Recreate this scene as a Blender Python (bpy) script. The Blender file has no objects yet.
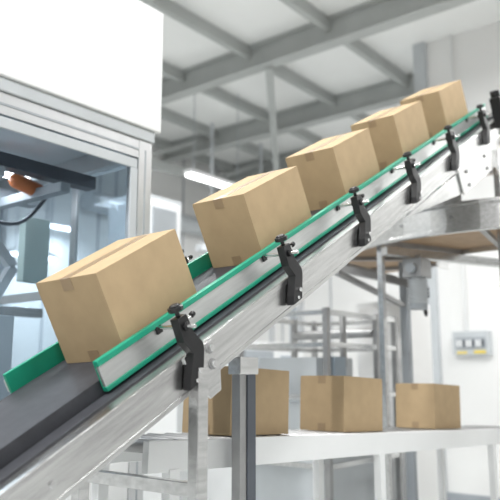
import bpy, bmesh, math, random
from mathutils import Matrix, Vector
random.seed(3)
ZC=1.45
TH=.5005
c_,s_=math.cos(TH),math.sin(TH)
BASE=Matrix.Translation((0,0,ZC))
CONV=Matrix(((c_,0,-s_,1.3987),(0,1,0,1.5796),(s_,0,c_,.0434+ZC),(0,0,0,1)))

# ---------------- materials ----------------
def mat(name,col,rough=.5,metal=0,noise=.0,nscale=8,bump=0,bscale=60,emit=None,stretch=None,spec=.5):
    m=bpy.data.materials.new(name);m.use_nodes=True
    nt=m.node_tree;b=nt.nodes['Principled BSDF']
    b.inputs['Base Color'].default_value=(*col,1);b.inputs['Roughness'].default_value=rough
    b.inputs['Metallic'].default_value=metal
    b.inputs['Specular IOR Level'].default_value=spec
    tc=nt.nodes.new('ShaderNodeTexCoord');mp=nt.nodes.new('ShaderNodeMapping')
    nt.links.new(tc.outputs['Object'],mp.inputs['Vector'])
    if stretch: mp.inputs['Scale'].default_value=stretch
    if noise:
        n=nt.nodes.new('ShaderNodeTexNoise');n.inputs['Scale'].default_value=nscale;n.inputs['Detail'].default_value=6
        nt.links.new(mp.outputs['Vector'],n.inputs['Vector'])
        r=nt.nodes.new('ShaderNodeValToRGB')
        r.color_ramp.elements[0].position=.3;r.color_ramp.elements[1].position=.7
        r.color_ramp.elements[0].color=(*[max(0,x*(1-noise)) for x in col],1)
        r.color_ramp.elements[1].color=(*[min(1,x*(1+noise)) for x in col],1)
        nt.links.new(n.outputs['Fac'],r.inputs['Fac']);nt.links.new(r.outputs['Color'],b.inputs['Base Color'])
    if bump:
        n=nt.nodes.new('ShaderNodeTexNoise');n.inputs['Scale'].default_value=bscale
        nt.links.new(mp.outputs['Vector'],n.inputs['Vector'])
        bp=nt.nodes.new('ShaderNodeBump');bp.inputs['Strength'].default_value=bump;bp.inputs['Distance'].default_value=.002
        nt.links.new(n.outputs['Fac'],bp.inputs['Height']);nt.links.new(bp.outputs['Normal'],b.inputs['Normal'])
    if emit:
        b.inputs['Emission Color'].default_value=(*col,1);b.inputs['Emission Strength'].default_value=emit
    return m
CARD=mat('cardboard',(.455,.335,.20),.8,0,.05,14,.15,90,spec=.2)
CARD2=mat('cardboard_inner',(.22,.14,.07),.9,spec=.1)
TAPE=mat('packing_tape',(.34,.24,.14),.3,0,.04,20)
STEEL=mat('brushed_stainless',(.66,.66,.655),.27,1,.14,5,.15,40,stretch=(1,8,14))
STEELD=mat('dull_steel',(.38,.38,.38),.42,.9,.10,10,.1,50)
ALU=mat('aluminium_profile',(.60,.61,.62),.4,.7,.04,10)
GREEN=mat('green_plastic',(.01,.31,.19),.4,0,.06,20)
RAIL=mat('rail_aluminium',(.62,.63,.62),.33,.7,.06,12,stretch=(1,6,10))
BLACK=mat('black_plastic',(.012,.012,.013),.35,0,.2,30)
BELT=mat('belt_rubber',(.045,.047,.055),.5,0,.15,30,.2,200)
CHROME=mat('bolt_steel',(.7,.7,.7),.2,1)
WHITE=mat('white_paint',(.83,.84,.84),.45,0,.015,3)
WHITEW=mat('white_wall_paint',(.87,.87,.86),.7,0,.02,1.5)
CEIL=mat('ceiling_panel',(.90,.91,.90),.8,0,.02,1.2)
BEAM=mat('grey_beam_paint',(.44,.46,.45),.6,0,.06,3)
FLOOR=mat('epoxy_floor',(.66,.68,.67),.3,0,.05,1.5)
GREY=mat('grey_paint',(.36,.39,.42),.5,0,.05,4)
LGREY=mat('light_grey_paint',(.54,.57,.59),.5,0,.05,4)
DGREY=mat('dark_grey_metal',(.10,.11,.13),.45,.3,.1,6)
BLUEG=mat('blue_grey_paint',(.28,.34,.40),.45,0,.06,4)
ORANGE=mat('orange_plastic',(.70,.2,.06),.4)
BROWN=mat('brown_belt',(.38,.26,.16),.6,0,.1,8)
YEL=mat('yellow_label',(.8,.62,.1),.5)
LAMP=mat('lamp_tube',(1,1,1),.5,emit=7)
GREENW=mat('pale_green_paint',(.45,.55,.53),.5)
def glass(name,tint,refl):
    m=bpy.data.materials.new(name);m.use_nodes=True;nt=m.node_tree
    for n in list(nt.nodes): nt.nodes.remove(n)
    o=nt.nodes.new('ShaderNodeOutputMaterial');mx=nt.nodes.new('ShaderNodeMixShader')
    t=nt.nodes.new('ShaderNodeBsdfTransparent');g=nt.nodes.new('ShaderNodeBsdfGlossy')
    t.inputs['Color'].default_value=(*tint,1);g.inputs['Roughness'].default_value=.05
    lw=nt.nodes.new('ShaderNodeLayerWeight');lw.inputs['Blend'].default_value=refl
    nt.links.new(lw.outputs['Fresnel'],mx.inputs['Fac'])
    nt.links.new(t.outputs[0],mx.inputs[1]);nt.links.new(g.outputs[0],mx.inputs[2]);nt.links.new(mx.outputs[0],o.inputs[0])
    return m
GLASS=glass('polycarbonate_glass',(.82,.87,.91),.14)

# ---------------- mesh builder ----------------
class B:
    def __init__(s,M=BASE): s.bm=bmesh.new();s.mats=[];s.M=M
    def mi(s,m):
        if m not in s.mats:s.mats.append(m)
        return s.mats.index(m)
    def _fin(s,verts,m,smooth=False):
        i=s.mi(m);fs=set()
        for v in verts:
            for f in v.link_faces: fs.add(f)
        for f in fs: f.material_index=i;f.smooth=smooth
    def bx(s,a,b,m,rot=None):
        """box from min corner a to max corner b"""
        c=[(a[i]+b[i])/2 for i in range(3)];d=[abs(b[i]-a[i]) for i in range(3)]
        L=Matrix.Translation(c)
        if rot is not None: L=L@rot
        L=L@Matrix.Diagonal((*d,1))
        r=bmesh.ops.create_cube(s.bm,size=1,matrix=L);s._fin(r['verts'],m);return s
    def beam(s,p,q,w,h,m,up=(0,0,1)):
        p,q=Vector(p),Vector(q);x=(q-p);L=x.length;x.normalize();u=Vector(up)
        if abs(x.dot(u))>.98:u=Vector((1,0,0))
        y=u.cross(x).normalized();z=x.cross(y)
        R=Matrix((x,y,z)).transposed().to_4x4()
        T=Matrix.Translation((p+q)/2)@R@Matrix.Diagonal((L,w,h,1))
        r=bmesh.ops.create_cube(s.bm,size=1,matrix=T);s._fin(r['verts'],m);return s
    def cyl(s,p,q,r,m,seg=20,r2=None):
        p,q=Vector(p),Vector(q);x=q-p;L=x.length
        R=x.to_track_quat('Z','Y').to_matrix().to_4x4()
        T=Matrix.Translation((p+q)/2)@R
        k=bmesh.ops.create_cone(s.bm,cap_ends=True,segments=seg,radius1=r,radius2=r if r2 is None else r2,depth=L,matrix=T)
        s._fin(k['verts'],m,False)
        for v in k['verts']:
            for f in v.link_faces:
                if len(f.verts)==4 and seg>8:f.smooth=True
        return s
    def sph(s,c,r,m,sc=(1,1,1)):
        k=bmesh.ops.create_uvsphere(s.bm,u_segments=20,v_segments=12,radius=r,matrix=Matrix.Translation(c)@Matrix.Diagonal((*sc,1)))
        s._fin(k['verts'],m,True);return s
    def prism(s,poly,y0,y1,m):
        """polygon in (x,z) extruded along y"""
        a=[s.bm.verts.new((p[0],y0,p[1])) for p in poly];b=[s.bm.verts.new((p[0],y1,p[1])) for p in poly]
        n=len(poly);fs=[s.bm.faces.new(a),s.bm.faces.new(b[::-1])]
        for i in range(n): fs.append(s.bm.faces.new((a[i],b[i],b[(i+1)%n],a[(i+1)%n])))
        i=s.mi(m)
        for f in fs:f.material_index=i
        return s
    def sweep(s,sec,C,a0,a1,n,m,dz=0):
        """section (r,z) swept round centre C"""
        rings=[]
        for k in range(n+1):
            a=a0+(a1-a0)*k/n
            rings.append([s.bm.verts.new((C[0]+r*math.cos(a),C[1]+r*math.sin(a),C[2]+z+dz*k/n)) for r,z in sec])
        i=s.mi(m);L=len(sec)
        for k in range(n):
            for j in range(L):
                f=s.bm.faces.new((rings[k][j],rings[k][(j+1)%L],rings[k+1][(j+1)%L],rings[k+1][j]));f.material_index=i;f.smooth=False
        for rg in (rings[0],rings[-1][::-1]):
            f=s.bm.faces.new(rg);f.material_index=i
        return s
    def tube(s,pts,r,m,seg=10):
        P=[Vector(p) for p in pts]
        Q=[]
        for i in range(len(P)-1):
            p0=P[max(i-1,0)];p1=P[i];p2=P[i+1];p3=P[min(i+2,len(P)-1)]
            for k in range(6):
                t=k/6;Q.append(.5*((2*p1)+(p2-p0)*t+(2*p0-5*p1+4*p2-p3)*t*t+(3*p1-p0-3*p2+p3)*t**3))
        Q.append(P[-1]);rings=[]
        for i,q in enumerate(Q):
            d=(Q[min(i+1,len(Q)-1)]-Q[max(i-1,0)]).normalized()
            R=d.to_track_quat('Z','Y').to_matrix()
            rings.append([s.bm.verts.new(q+R@Vector((r*math.cos(2*math.pi*k/seg),r*math.sin(2*math.pi*k/seg),0))) for k in range(seg)])
        i=s.mi(m)
        for a,b in zip(rings,rings[1:]):
            for k in range(seg):
                f=s.bm.faces.new((a[k],a[(k+1)%seg],b[(k+1)%seg],b[k]));f.material_index=i;f.smooth=True
        return s
    def done(s,name,bevel=.002,parent=None):
        bmesh.ops.recalc_face_normals(s.bm,faces=s.bm.faces)
        co=[v.co for v in s.bm.verts]
        c=Vector([(min(v[i] for v in co)+max(v[i] for v in co))/2 for i in range(3)])
        bmesh.ops.translate(s.bm,verts=s.bm.verts,vec=-c)
        me=bpy.data.meshes.new(name);s.bm.to_mesh(me);s.bm.free()
        for m in s.mats:me.materials.append(m)
        ob=bpy.data.objects.new(name,me);bpy.context.scene.collection.objects.link(ob)
        ob.matrix_world=s.M@Matrix.Translation(c)
        if bevel:
            md=ob.modifiers.new('bevel','BEVEL');md.width=bevel;md.segments=2;md.limit_method='ANGLE';md.angle_limit=math.radians(40)
        if parent:
            ob.parent=parent
        return ob
def empty(name):
    e=bpy.data.objects.new(name,None);bpy.context.scene.collection.objects.link(e);return e

# ---------------- cardboard boxes ----------------
def carton(L,W,H,M,name='cardboard_box'):
    b=B(M);g=.0015
    b.bx((0,0,0),(L,W,H-.004),CARD)
    b.bx((0,0,H-.004),(L,W/2-g,H),CARD);b.bx((0,W/2+g,H-.004),(L,W,H),CARD)
    b.bx((.001,W/2-g,H-.006),(L-.001,W/2+g,H-.003),CARD2)
    tw=.022
    b.bx((-.0008,W/2-tw,H),(L+.0008,W/2+tw,H+.0008),TAPE)
    b.bx((-.0010,W/2-tw,H-.038),(0,W/2+tw,H+.0008),TAPE);b.bx((L,W/2-tw,H-.038),(L+.001,W/2+tw,H+.0008),TAPE)
    b.bx((-.0010,W/2-tw,0),(0,W/2+tw,.038),TAPE);b.bx((L,W/2-tw,0),(L+.001,W/2+tw,.038),TAPE)
    b.bx((.0,W,0.004),(.035,W+.002,H-.006),CARD)
    return b.done(name,.003)
S=[-.012,.782,1.500,2.208,2.922]
yaw=[5,0,1,0,-.8]
for s,yw in zip(S,yaw):
    M=CONV@Matrix.Translation((s+.2,.129,.001))@Matrix.Rotation(math.radians(yw),4,'Z')@Matrix.Translation((-.2,-.129,0))
    carton(.4,.258,.272,M)

# ---------------- inclined conveyor ----------------
conv=empty('inclined_conveyor')
S0,S1=-1.15,3.62
b=B(CONV)
N=10;R=.025;poly=[]
for k in range(N+1):
    a=math.pi/2+math.pi*k/N;poly.append((S0+R*math.cos(a),-R+R*math.sin(a)))
for k in range(N+1):
    a=-math.pi/2+math.pi*k/N;poly.append((S1+R*math.cos(a),-R+R*math.sin(a)))
b.prism(poly,-.022,.288,BELT)
b.done('belt',0,conv)
b=B(CONV)
for t0,t1 in ((-.125,-.119),(.359,.365)):
    b.bx((S0-.05,t0,-.160),(S1+.05,t1,-.052),STEEL)
    tt=(t0,t0+.045) if t0<0 else (t1-.03,t1)
    b.bx((S0-.05,tt[0],-.052),(S1+.05,tt[1],-.048),STEEL)
    b.bx((S0-.05,tt[0],-.164),(S1+.05,tt[1],-.160),STEEL)
b.bx((S0+.03,-.10,-.058),(S1-.03,.34,-.072),STEELD)
for k in range(11):
    s=S0+.1+k*(S1-S0-.2)/10;b.bx((s-.02,-.118,-.16),(s+.02,.358,-.12),STEELD)
b.bx((S0,-.078,-.057),(S1,-.024,-.042),BELT)
for k in range(8):
    s=S0+.12+k*.6
    b.cyl((s,-.131,-.11),(s,-.125,-.11),.010,CHROME,6)
b.bx((S0-.05,-.1275,-.068),(S1+.05,-.125,-.050),STEEL);b.bx((S0-.05,-.1275,-.162),(S1+.05,-.125,-.148),STEEL)
for s in (S0,S1): b.cyl((s,-.15,-.025),(s,.39,-.025),.012,CHROME)
b.done('frame',.0015,conv)
def rail(t,s0,s1,name,sg):
    b=B(CONV)
    b.bx((s0,t-.006,-.022),(s1,t+.006,.044),RAIL)
    b.bx((s0-.002,t-.011,.042),(s1+.002,t+.009,.060),GREEN)
    b.bx((s0-.002,t-.011,-.034),(s1+.002,t+.009,-.020),GREEN)
    b.bx((s0-.002,t+sg*.006,-.032),(s1+.002,t+sg*.010,.058),GREEN)
    b.done(name,.002,conv)
rail(-.036,-.125,3.55,'near_guide_rail',1)
b=B(CONV);b.bx((-.20,.292,-.035),(3.55,.306,.060),GREEN);b.bx((-.20,.306,-.0),(3.55,.314,.04),RAIL);b.done('far_guide_rail',.003,conv)
cs=[.125+.6027*i for i in range(6)]
def clamp(s,sg,t):
    b=B(CONV)
    t0,t1=(t-.016,t+.016)
    b.prism([(s-.022,.072),(s+.020,.072),(s+.026,.010),(s+.048,-.035),(s+.044,-.055),(s-.004,-.135),(s-.066,-.135),(s-.050,-.105),(s-.006,-.045),(s-.026,.0)],t0,t1,BLACK)
    b.cyl((s,t,.07),(s,t,.092),.007,BLACK,12)
    b.cyl((s,t,.09),(s,t,.104),.024,BLACK,8);b.cyl((s,t,.104),(s,t,.111),.019,BLACK,8,.014)
    rt=-.036 if sg<0 else .306
    b.cyl((s,t+sg*.055,.040),(s,rt,.040),.0065,CHROME,12)
    b.cyl((s,t-sg*.016,.040),(s,t-sg*.024,.040),.014,BLACK,12)
    b.cyl((s,t+sg*.016,.040),(s,t+sg*.026,.040),.013,BLACK,12)
    b.bx((s-.012,rt-.014 if sg<0 else rt,.022),(s+.012,rt-.004 if sg<0 else rt+.014,.046),BLACK)
    b.cyl((s+.018,t,.045),(s+.050,t,.052),.005,CHROME,10);b.cyl((s+.05,t,.052),(s+.065,t,.055),.009,BLACK,10)
    b.cyl((s-.006,t+sg*.016,-.10),(s-.006,t+sg*.024,-.10),.009,CHROME,6)
    b.cyl((s-.032,t+sg*.016,-.12),(s-.032,t+sg*.024,-.12),.007,CHROME,6)
    b.done('guide_rail_clamp',.002,conv)
for s in cs: clamp(s,-1,-.144)
for s in cs[1:]: clamp(s+.02,1,.382)
b=B()
def leg(b,x,y,ztop):
    b.bx((x-.022,y-.02,-1.40),(x+.022,y+.02,ztop),STEEL)
    b.bx((x-.06,y-.05,-1.45),(x+.06,y+.05,-1.435),STEELD);b.cyl((x,y,-1.44),(x,y,-1.39),.012,CHROME)
leg(b,1.565,1.435,.02);leg(b,1.565,1.965,.0)
leg(b,.5,1.435,-.56);leg(b,.5,1.965,-.56)
for z in (-.9,-.35): b.bx((1.55,1.45,z),(1.58,1.95,z+.04),STEEL)
leg(b,4.35,1.435,1.42);leg(b,4.35,2.28,1.30)
b.bx((4.33,1.43,1.26),(4.37,2.29,1.30),STEEL);b.bx((4.335,1.45,-1.1),(4.365,2.27,-1.06),STEEL)
b.done('support_legs',.002,conv)
b=B(CONV)
b.prism([(.10,-.05),(.235,-.055),(.235,-.15),(.205,-.215),(.15,-.215),(.10,-.13)],-.134,-.1275,STEEL)
for s,n in ((.215,-.075),(.205,-.125)):
    b.cyl((s,-.134,n),(s,-.147,n),.012,CHROME,6);b.cyl((s,-.134,n),(s,-.137,n),.018,STEELD,16)
b.bx((2.55,-.140,-.30),(3.5,-.130,-.15),STEEL)
b.prism([(1.75,-.17),(3.5,-.17),(3.5,-.33),(2.6,-.30)],-.127,-.12,STEEL)
for k in range(3): b.cyl((2.66+k*.36,-.140,-.19),(2.66+k*.36,-.147,-.19),.012,STEELD,6);b.cyl((2.66+k*.36,-.140,-.27),(2.66+k*.36,-.147,-.27),.012,STEELD,6)
b.done('mounting_plates',.0015,conv)

# ---------------- lower conveyor with boxes ----------------
LM=BASE@Matrix.Translation((2.0,1.83,-.23))@Matrix.Rotation(math.radians(2.6),4,'Y')
for x in (.18,1.05,2.12): 
    carton(.4,.258,.272,LM@Matrix.Translation((x,0,0)))
low=empty('roller_conveyor')
b=B(LM)
for t0 in (-.07,.30):
    b.bx((-.32,t0,-.11),(3.6,t0+.03,-.004),WHITE)
for k in range(39): 
    x=-.27+k*.1;b.cyl((x,-.04,-.0255),(x,.30,-.0255),.0245,STEELD,14)
b.done('frame_and_rollers',.002,low)
b=B()
for x in (1.8,3.3,4.9):
    zt=-.23-(x-2)*.0454-.10
    for y in (1.775,2.145):
        b.bx((x-.025,y-.02,-1.45),(x+.025,y+.02,zt),WHITE)
    b.bx((x-.02,1.775,-.98),(x+.02,2.145,-.94),WHITE)
b.done('legs',.002,low)
b=B()
b.bx((2.06,1.68,-1.45),(2.10,1.72,.0),STEELD);b.bx((2.10,1.675,-.9),(2.15,1.725,.06),DGREY);b.bx((2.05,1.67,.0),(2.16,1.73,.065),STEEL)
b.bx((2.0,1.66,-1.45),(2.2,1.745,-1.43),STEELD)
b.done('sensor_post')

# ---------------- left machine enclosure ----------------
cab=empty('packing_machine_enclosure')
x0,x1,y0,y1=.2,2.45,2.6,4.0
b=B()
for x in (x0+.045,1.3,x1-.045):
    for y in (y0+.045,y1-.045):
        b.bx((x-.045,y-.045,-1.40),(x+.045,y+.045,1.199),ALU)
        b.bx((x-.006,y-.0462,-1.3),(x+.006,y-.043,1.15),GREY)
        b.cyl((x,y,-1.45),(x,y,-1.39),.03,DGREY)
for y in (y0+.045,y1-.045):
    for xa,xb in ((x0+.09,1.255),(1.345,x1-.09)):
        b.bx((xa,y-.043,1.10),(xb,y+.043,1.198),ALU);b.bx((xa,y-.043,-.32),(xb,y+.043,-.24),ALU);b.bx((xa,y-.0455,1.14),(xb,y-.042,1.152),GREY)
for x in (x0+.045,x1-.045):
    b.bx((x-.043,y0+.09,1.10),(x+.043,y1-.09,1.198),ALU);b.bx((x-.043,y0+.09,-.32),(x+.043,y1-.09,-.24),ALU)
b.bx((x1-.07,y0+.09,.42),(x1-.052,y1-.09,.47),ALU)
b.bx((x1-.07,3.12,-.24),(x1-.052,3.17,1.1),ALU)
b.done('aluminium_frame',.002,cab)
b=B()
b.bx((.3,2.61,-1.38),(x1-.09,2.63,-.32),WHITE);b.bx((x1-.03,y0+.09,-1.38),(x1-.015,y1-.09,-.32),WHITE)
b.bx((x0,2.575,1.262),(2.49,4.1,1.95),WHITE)
b.bx((x0,2.59,1.2),(2.46,4.0,1.262),LGREY)
b.done('white_panels',.006,cab)
b=B()
b.bx((1.345,2.617,-.24),(x1-.09,2.621,1.10),GLASS);b.bx((.29,2.617,-.24),(1.255,2.621,1.10),GLASS)
b.bx((x1-.05,y0+.09,-.24),(x1-.044,y1-.09,1.10),GLASS)
b.done('polycarbonate_panels',0,cab)
b=B()
for a,bb in (((1.36,2.60,1.04),(2.35,2.614,1.09)),((1.36,2.60,-.23),(2.35,2.614,-.17)),((2.31,2.60,-.17),(2.355,2.614,1.04)),((1.35,2.60,-.17),(1.40,2.614,1.04))):
    b.bx(a,bb,LGREY)
b.bx((2.315,2.575,.30),(2.345,2.60,.45),BLACK)
b.done('door_frame',.003,cab)
b=B()
b.beam((.4,3.0,1.03),(2.38,3.0,1.03),.08,.07,DGREY);b.beam((.4,3.5,1.0),(2.36,3.5,1.0),.09,.06,GREY)
b.beam((1.75,2.9,.95),(1.75,3.7,.95),.08,.05,LGREY);b.beam((2.1,2.85,.93),(2.1,3.6,.93),.06,.05,GREY)
b.beam((1.7,3.2,.9),(2.05,3.2,.55),.05,.05,LGREY);b.beam((2.05,3.2,.55),(1.85,3.2,.2),.05,.05,LGREY)
b.cyl((1.98,3.1,.98),(2.12,3.1,.95),.04,ORANGE);b.sph((1.98,3.1,.98),.04,ORANGE)
b.tube([(1.5,3.1,1.0),(1.7,3.1,.80),(2.0,3.1,.76),(2.2,3.1,.98)],.010,DGREY)
b.bx((2.18,3.3,.50),(2.34,3.36,.86),GREENW)
b.bx((.4,3.0,-.3),(1.95,3.7,.28),LGREY);b.bx((.5,2.98,-.15),(1.6,3.0,.2),GREY);b.bx((1.70,2.96,-.05),(1.85,3.0,.15),WHITE)
b.bx((.4,2.8,-.36),(2.3,3.9,-.3),STEELD)
b.beam((2.05,3.4,-.3),(2.05,3.4,.6),.05,.05,ALU);b.beam((1.2,3.3,.33),(2.3,3.3,.33),.06,.05,STEEL)
b.done('inner_machinery',.004,cab)
b=B();b.bx((1.0,3.2,1.06),(2.2,3.3,1.09),WHITE);b.cyl((1.05,3.25,1.045),(2.15,3.25,1.045),.015,LAMP,12);b.done('added_interior_fill',0,cab)  # lamp added to brighten the enclosure interior
l=bpy.data.lights.new('added_interior_fill_light','AREA');l.shape='RECTANGLE';l.size=1.1;l.size_y=.15;l.energy=8
lo=bpy.data.objects.new('added_interior_fill_light',l);bpy.context.scene.collection.objects.link(lo);lo.location=(1.6,3.25,1.02+ZC);lo.parent=cab

# ---------------- curved overhead conveyor ----------------
cur=empty('curved_overhead_conveyor')
C=(5.45,1.72,.95)
a0,a1=math.radians(80),math.radians(300)
RO,RI=1.30,.58
b=B()
b.sweep([(RO,-.07),(RO+.015,-.07),(RO+.015,.11),(RO,.11)],C,a0,a1,48,STEEL)
b.sweep([(RO+.015,-.085),(RO+.045,-.085),(RO+.045,-.06),(RO+.015,-.06)],C,a0,a1,48,STEEL)
b.sweep([(RO+.015,.09),(RO+.04,.09),(RO+.04,.11),(RO+.015,.11)],C,a0,a1,48,STEEL)
b.sweep([(RI-.015,-.09),(RI,-.09),(RI,.08),(RI-.015,.08)],C,a0,a1,48,STEEL)
b.sweep([(RI,-.05),(RO,-.05),(RO,.0),(RI,.0)],C,a0,a1,48,BROWN)
b.sweep([(RO-.03,.11),(RO-.01,.11),(RO-.01,.22),(RO-.03,.22)],C,math.radians(150),math.radians(185),20,STEEL)
b.sweep([(RO-.035,.22),(RO-.005,.22),(RO-.005,.24),(RO-.035,.24)],C,math.radians(150),math.radians(185),20,GREEN)
for k in range(14):
    a=a0+(a1-a0)*(k+.5)/14;ca,sa=math.cos(a),math.sin(a)
    b.cyl((C[0]+(RO+.014)*ca,C[1]+(RO+.014)*sa,C[2]+.02),(C[0]+(RO+.024)*ca,C[1]+(RO+.024)*sa,C[2]+.02),.013,STEELD,8)
for k in range(7):
    a=a0+(a1-a0)*(k+.5)/7;ca,sa=math.cos(a),math.sin(a)
    b.beam((C[0]+RI*ca,C[1]+RI*sa,C[2]-.065),(C[0]+RO*ca,C[1]+RO*sa,C[2]-.065),.035,.03,STEELD)
b.done('curve_section',.002,cur)
b=B()
b.bx((5.40,1.65,-1.45),(5.55,1.80,1.4),STEELD)
b.beam((5.45,1.7,.83),(4.25,2.2,.83),.06,.06,STEEL);b.beam((5.45,1.7,.83),(4.5,.85,.83),.06,.06,STEEL)
b.beam((4.9,2.45,.72),(3.9,2.75,.84),.05,.05,STEELD)
b.beam((4.2,2.75,.80),(4.75,2.2,.64),.04,.05,STEELD)
b.beam((4.95,2.37,.50),(3.9,2.37,.66),.035,.035,STEELD)
b.bx((4.86,2.34,-1.45),(4.92,2.40,.85),GREY)
b.done('support_column',.003,cur)
b=B()
x,y=4.50,2.08
b.bx((x-.08,y-.07,.66),(x+.08,y+.07,.79),STEELD);b.cyl((x,y,.48),(x,y,.66),.060,LGREY,24)
for k in range(7): b.cyl((x,y,.49+k*.024),(x,y,.498+k*.024),.072,LGREY,24)
b.cyl((x,y,.44),(x,y,.48),.062,GREY,24);b.cyl((x-.12,y,.72),(x-.08,y,.72),.035,GREY,16);b.bx((x+.06,y-.03,.53),(x+.12,y+.03,.61),DGREY)
b.cyl((x,y,.79),(x,y,.82),.03,STEELD);b.tube([(x+.1,y,.53),(x+.12,y,.42),(x+.2,y+.05,.45),(x+.3,y+.15,.7)],.010,BLACK)
b.done('gear_motor',.003,cur)
b=B(CONV)
b.bx((3.38,-.20,-.10),(3.48,-.13,.10),BLACK);b.cyl((3.43,-.16,.10),(3.43,-.16,.14),.03,BLACK)
b.bx((3.5,-.15,-.22),(3.75,-.13,.05),STEEL)
b.cyl((3.6,-.13,-.22),(3.6,-.22,-.22),.05,WHITE)
b.done('drive_unit',.003,conv)

# ---------------- mid machine (guard frame) ----------------
b=B()
X0,X1,Y0,Y1=4.05,5.05,2.55,3.3
for x in (X0,X1,(X0+X1)/2+.2):
    for y in (Y0,Y1): b.bx((x-.02,y-.02,-1.45),(x+.02,y+.02,.45),STEELD)
for z in (.42,.20,-.15,-.6):
    for y in (Y0,Y1): b.beam((X0,y,z),(X1,y,z),.035,.035,STEEL)
    for x in (X0,X1): b.beam((x,Y0,z),(x,Y1,z),.035,.035,STEEL)
b.bx((X0,Y0+.1,-1.3),(X1,Y1,-.2),LGREY);b.bx((X0+.1,Y0+.15,-.2),(X0+.6,Y1-.1,.12),LGREY)
b.cyl((X0+.3,Y0+.05,.05),(X0+.3,Y0+.05,.42),.025,STEELD);b.cyl((X0+.7,Y0+.02,.31),(X0+.7,Y1,.31),.035,STEELD)
b.bx((X0+.05,Y0-.03,-.05),(X0+.2,Y0+.02,.12),BLUEG)
b.done('case_sealer_machine',.003)
b=B()
b.bx((5.25,2.55,-1.38),(5.75,3.0,.60),WHITE);b.bx((5.28,2.54,-1.3),(5.72,2.55,.56),WHITEW)
b.bx((5.24,2.58,-1.3),(5.25,2.97,.56),WHITEW)
b.bx((5.66,2.52,-.3),(5.69,2.54,-.15),BLACK);b.bx((5.25,2.55,-1.45),(5.75,3.0,-1.38),DGREY)
b.done('control_cabinet',.004)
b=B()
b.bx((4.60,5.0,-1.35),(5.15,5.5,1.78),LGREY);b.bx((4.62,4.99,-1.3),(5.13,5.0,1.74),WHITE)
b.bx((4.72,4.975,1.36),(5.06,4.99,1.66),GREY)
for k in range(9): b.beam((4.73,4.972,1.385+k*.031),(5.05,4.972,1.385+k*.031),.02,.012,LGREY)
b.bx((4.60,5.0,-1.45),(5.15,5.5,-1.35),DGREY);b.cyl((5.08,4.97,.3),(5.08,4.99,.3),.03,BLACK)
b.done('ventilated_electrical_cabinet',.004)
b=B()
b.bx((5.6,4.6,-1.45),(6.8,5.5,.35),WHITE);b.bx((5.7,4.58,-.2),(6.2,4.6,.25),GREY)
for x in (5.62,6.2,6.78): b.bx((x-.025,4.58,.35),(x+.025,4.63,1.0),ALU)
b.bx((5.6,4.57,.95),(6.8,4.64,1.02),ALU);b.bx((5.6,5.4,.35),(6.8,5.45,1.0),GREY);b.bx((6.35,4.57,-.1),(6.6,4.6,.2),BLUEG)
b.cyl((6.9,4.8,-1.45),(6.9,4.8,.8),.05,GREY)
b.done('background_packing_machine',.004)

# ---------------- room shell ----------------
def shell(name,a,bb,m):
    b=B();b.bx(a,bb,m);return b.done(name,0)
FZ=-1.45;CZ=4.2
shell('floor',(-5,-5,FZ-.1),(12,10,FZ),FLOOR)
shell('ceiling',(-5,-5,CZ),(12,10,CZ+.1),CEIL)
shell('wall_back',(-5,9,FZ),(12,9.15,CZ),WHITEW)
shell('wall_right',(11,3.5,FZ),(11.15,9,CZ),WHITEW)
b=B();b.bx((8,-5,FZ),(8.15,3.5,CZ),WHITEW);b.done('wall_partition',0)
b=B();b.bx((7.93,3.44,FZ),(8.17,3.60,CZ),LGREY);b.done('trim_corner_post',.004)
b=B();b.bx((7.985,-5,FZ),(8,3.44,FZ+.12),GREY);b.done('baseboard_partition',.003)
rf=empty('roof_steelwork')
b=B()
for x in (2.5,4.6,6.7,8.8,10.6):
    z=CZ
    y0_=3.7 if x>8 else -4
    b.bx((x-.09,y0_,z-.03),(x+.09,9,z-.0),BEAM);b.bx((x-.02,y0_,z-.30),(x+.02,9,z-.03),BEAM);b.bx((x-.09,y0_,z-.33),(x+.09,9,z-.30),BEAM)
for y in (4.1,5.3,6.5,7.7,8.8):
    b.bx((-4,y-.04,CZ-.16),(11,y+.04,CZ-.002),BEAM)
for y in (-1,.5,2.2): b.bx((-4,y-.04,CZ-.16),(8,y+.04,CZ-.002),BEAM)
b.beam((4.6,7.9,CZ-1.0),(11,7.9,CZ-.75),.12,.14,BEAM);b.beam((6.7,5.0,CZ-.32),(10.9,7.9,CZ-.9),.10,.12,BEAM)
b.beam((7.2,7.9,CZ-.85),(8.8,7.9,CZ-.1),.07,.07,BEAM);b.beam((9.0,7.9,CZ-.8),(10.5,7.9,CZ-.1),.07,.07,BEAM)
b.done('beams',.003,rf)
b=B()
b.cyl((6.9,8.8,2.75),(10.9,8.8,2.75),.16,LGREY,24);b.cyl((10.8,4,2.5),(10.8,8.6,2.5),.08,GREY,20)
for x in (7.5,10): b.cyl((x,8.8,2.9),(x,8.8,CZ-.17),.015,GREY,8)
b.done('ventilation_duct',0)
b=B()
b.bx((7.9,7.2,1.9),(10.9,7.35,2.0),LGREY)
for x in (8.1,9.4): b.bx((x,7.2,2.0),(x+.04,7.24,CZ-.17),LGREY)
b.done('cable_tray',.003)
b=B()
for x in range(3,11): b.bx((x+.3,8.985,FZ),(x+.32,9,CZ),GREY)
b.done('trim_back_panel_joints',0)
b=B()
for y in (4.6,5.7,6.8,7.9): b.bx((10.985,y,FZ),(11,y+.02,CZ),GREY)
b.done('trim_right_panel_joints',0)
b=B()
for y in (-.6,.5,1.6): b.bx((7.99,y,FZ+.12),(8,y+.012,CZ),LGREY)
b.done('trim_partition_joints',0)

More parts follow.
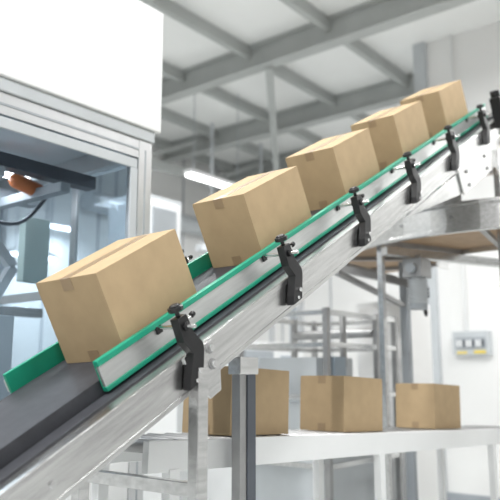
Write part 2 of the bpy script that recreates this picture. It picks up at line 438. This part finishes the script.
# lamps: hanging ones in view, then ceiling ones added as fill
def lamp(x,y,z,L=1.2,power=90,name='fluorescent_lamp'):
    e=empty(name);b=B()
    dx=L/2;py=.07
    b.bx((x-dx,y-py,z+.03),(x+dx,y+py,z+.08),WHITE)
    for sg in (-1,1):
        b.cyl((x-dx*.97,y+sg*py*.5,z+.012),(x+dx*.97,y+sg*py*.5,z+.012),.018,LAMP,12)
    b.cyl((x-dx*.8,y,z+.08),(x-dx*.8,y,CZ),.006,GREY,6);b.cyl((x+dx*.8,y,z+.08),(x+dx*.8,y,CZ),.006,GREY,6)
    b.done('housing',0,e)
    l=bpy.data.lights.new('lamp_light','AREA');l.shape='RECTANGLE';l.size=L;l.size_y=.2;l.energy=power
    lo=bpy.data.objects.new('lamp_light',l);bpy.context.scene.collection.objects.link(lo);lo.location=(x,y,z-.02+ZC);lo.parent=e
lamp(7.3,6.4,2.68,power=30);lamp(5.7,8.4,1.62,.7,power=15);lamp(6.3,8.6,2.15,.5,power=15)
for x,y,p in ((-1.5,2.2,190),(-1.5,-.8,80),(1.5,0.0,70),(5.2,.0,75),(3.1,3.0,85),(7.0,.4,70),(3.6,4.7,80),(9.6,4.4,60)):  # added ceiling fixtures, mostly out of view, to light boxes and room
    lamp(x,y,3.65,1.5,power=p)

b=B()
b.bx((7.90,2.82,.22),(8,3.25,.49),LGREY);b.bx((7.89,2.86,.29),(7.90,3.21,.42),GREY)
for k in range(9): b.bx((7.882,2.875+k*.037,.315),(7.89,2.90+k*.037,.39),WHITE if k%3 else DGREY)
b.bx((7.893,2.86,.235),(7.90,3.0,.27),YEL);b.bx((7.893,3.08,.235),(7.90,3.2,.26),YEL)
b.cyl((7.96,3.1,.49),(7.96,3.1,CZ),.015,WHITE,10)
b.done('breaker_panel',.003)

# ---------------- world, camera ----------------
w=bpy.data.worlds.new('World');bpy.context.scene.world=w;w.use_nodes=True
bg=w.node_tree.nodes['Background'];bg.inputs[0].default_value=(.99,.985,.97,1);bg.inputs[1].default_value=.52
cd=bpy.data.cameras.new('camera');co=bpy.data.objects.new('camera',cd);bpy.context.scene.collection.objects.link(co)
cd.sensor_width=36;cd.lens=699.2/500*36;cd.clip_start=.05
psi,phi=.6701,.1762
F=Vector((math.cos(phi)*math.cos(psi),math.cos(phi)*math.sin(psi),math.sin(phi)))
Rr=Vector((math.sin(psi),-math.cos(psi),0));U=Rr.cross(F)
M=Matrix((Rr,U,-F)).transposed().to_4x4();M.translation=(0,0,ZC);co.matrix_world=M
cd.dof.use_dof=True;cd.dof.focus_distance=2.45;cd.dof.aperture_fstop=2.5
bpy.context.scene.camera=co
bpy.context.scene.view_settings.view_transform='Standard'
bpy.context.scene.view_settings.exposure=.1
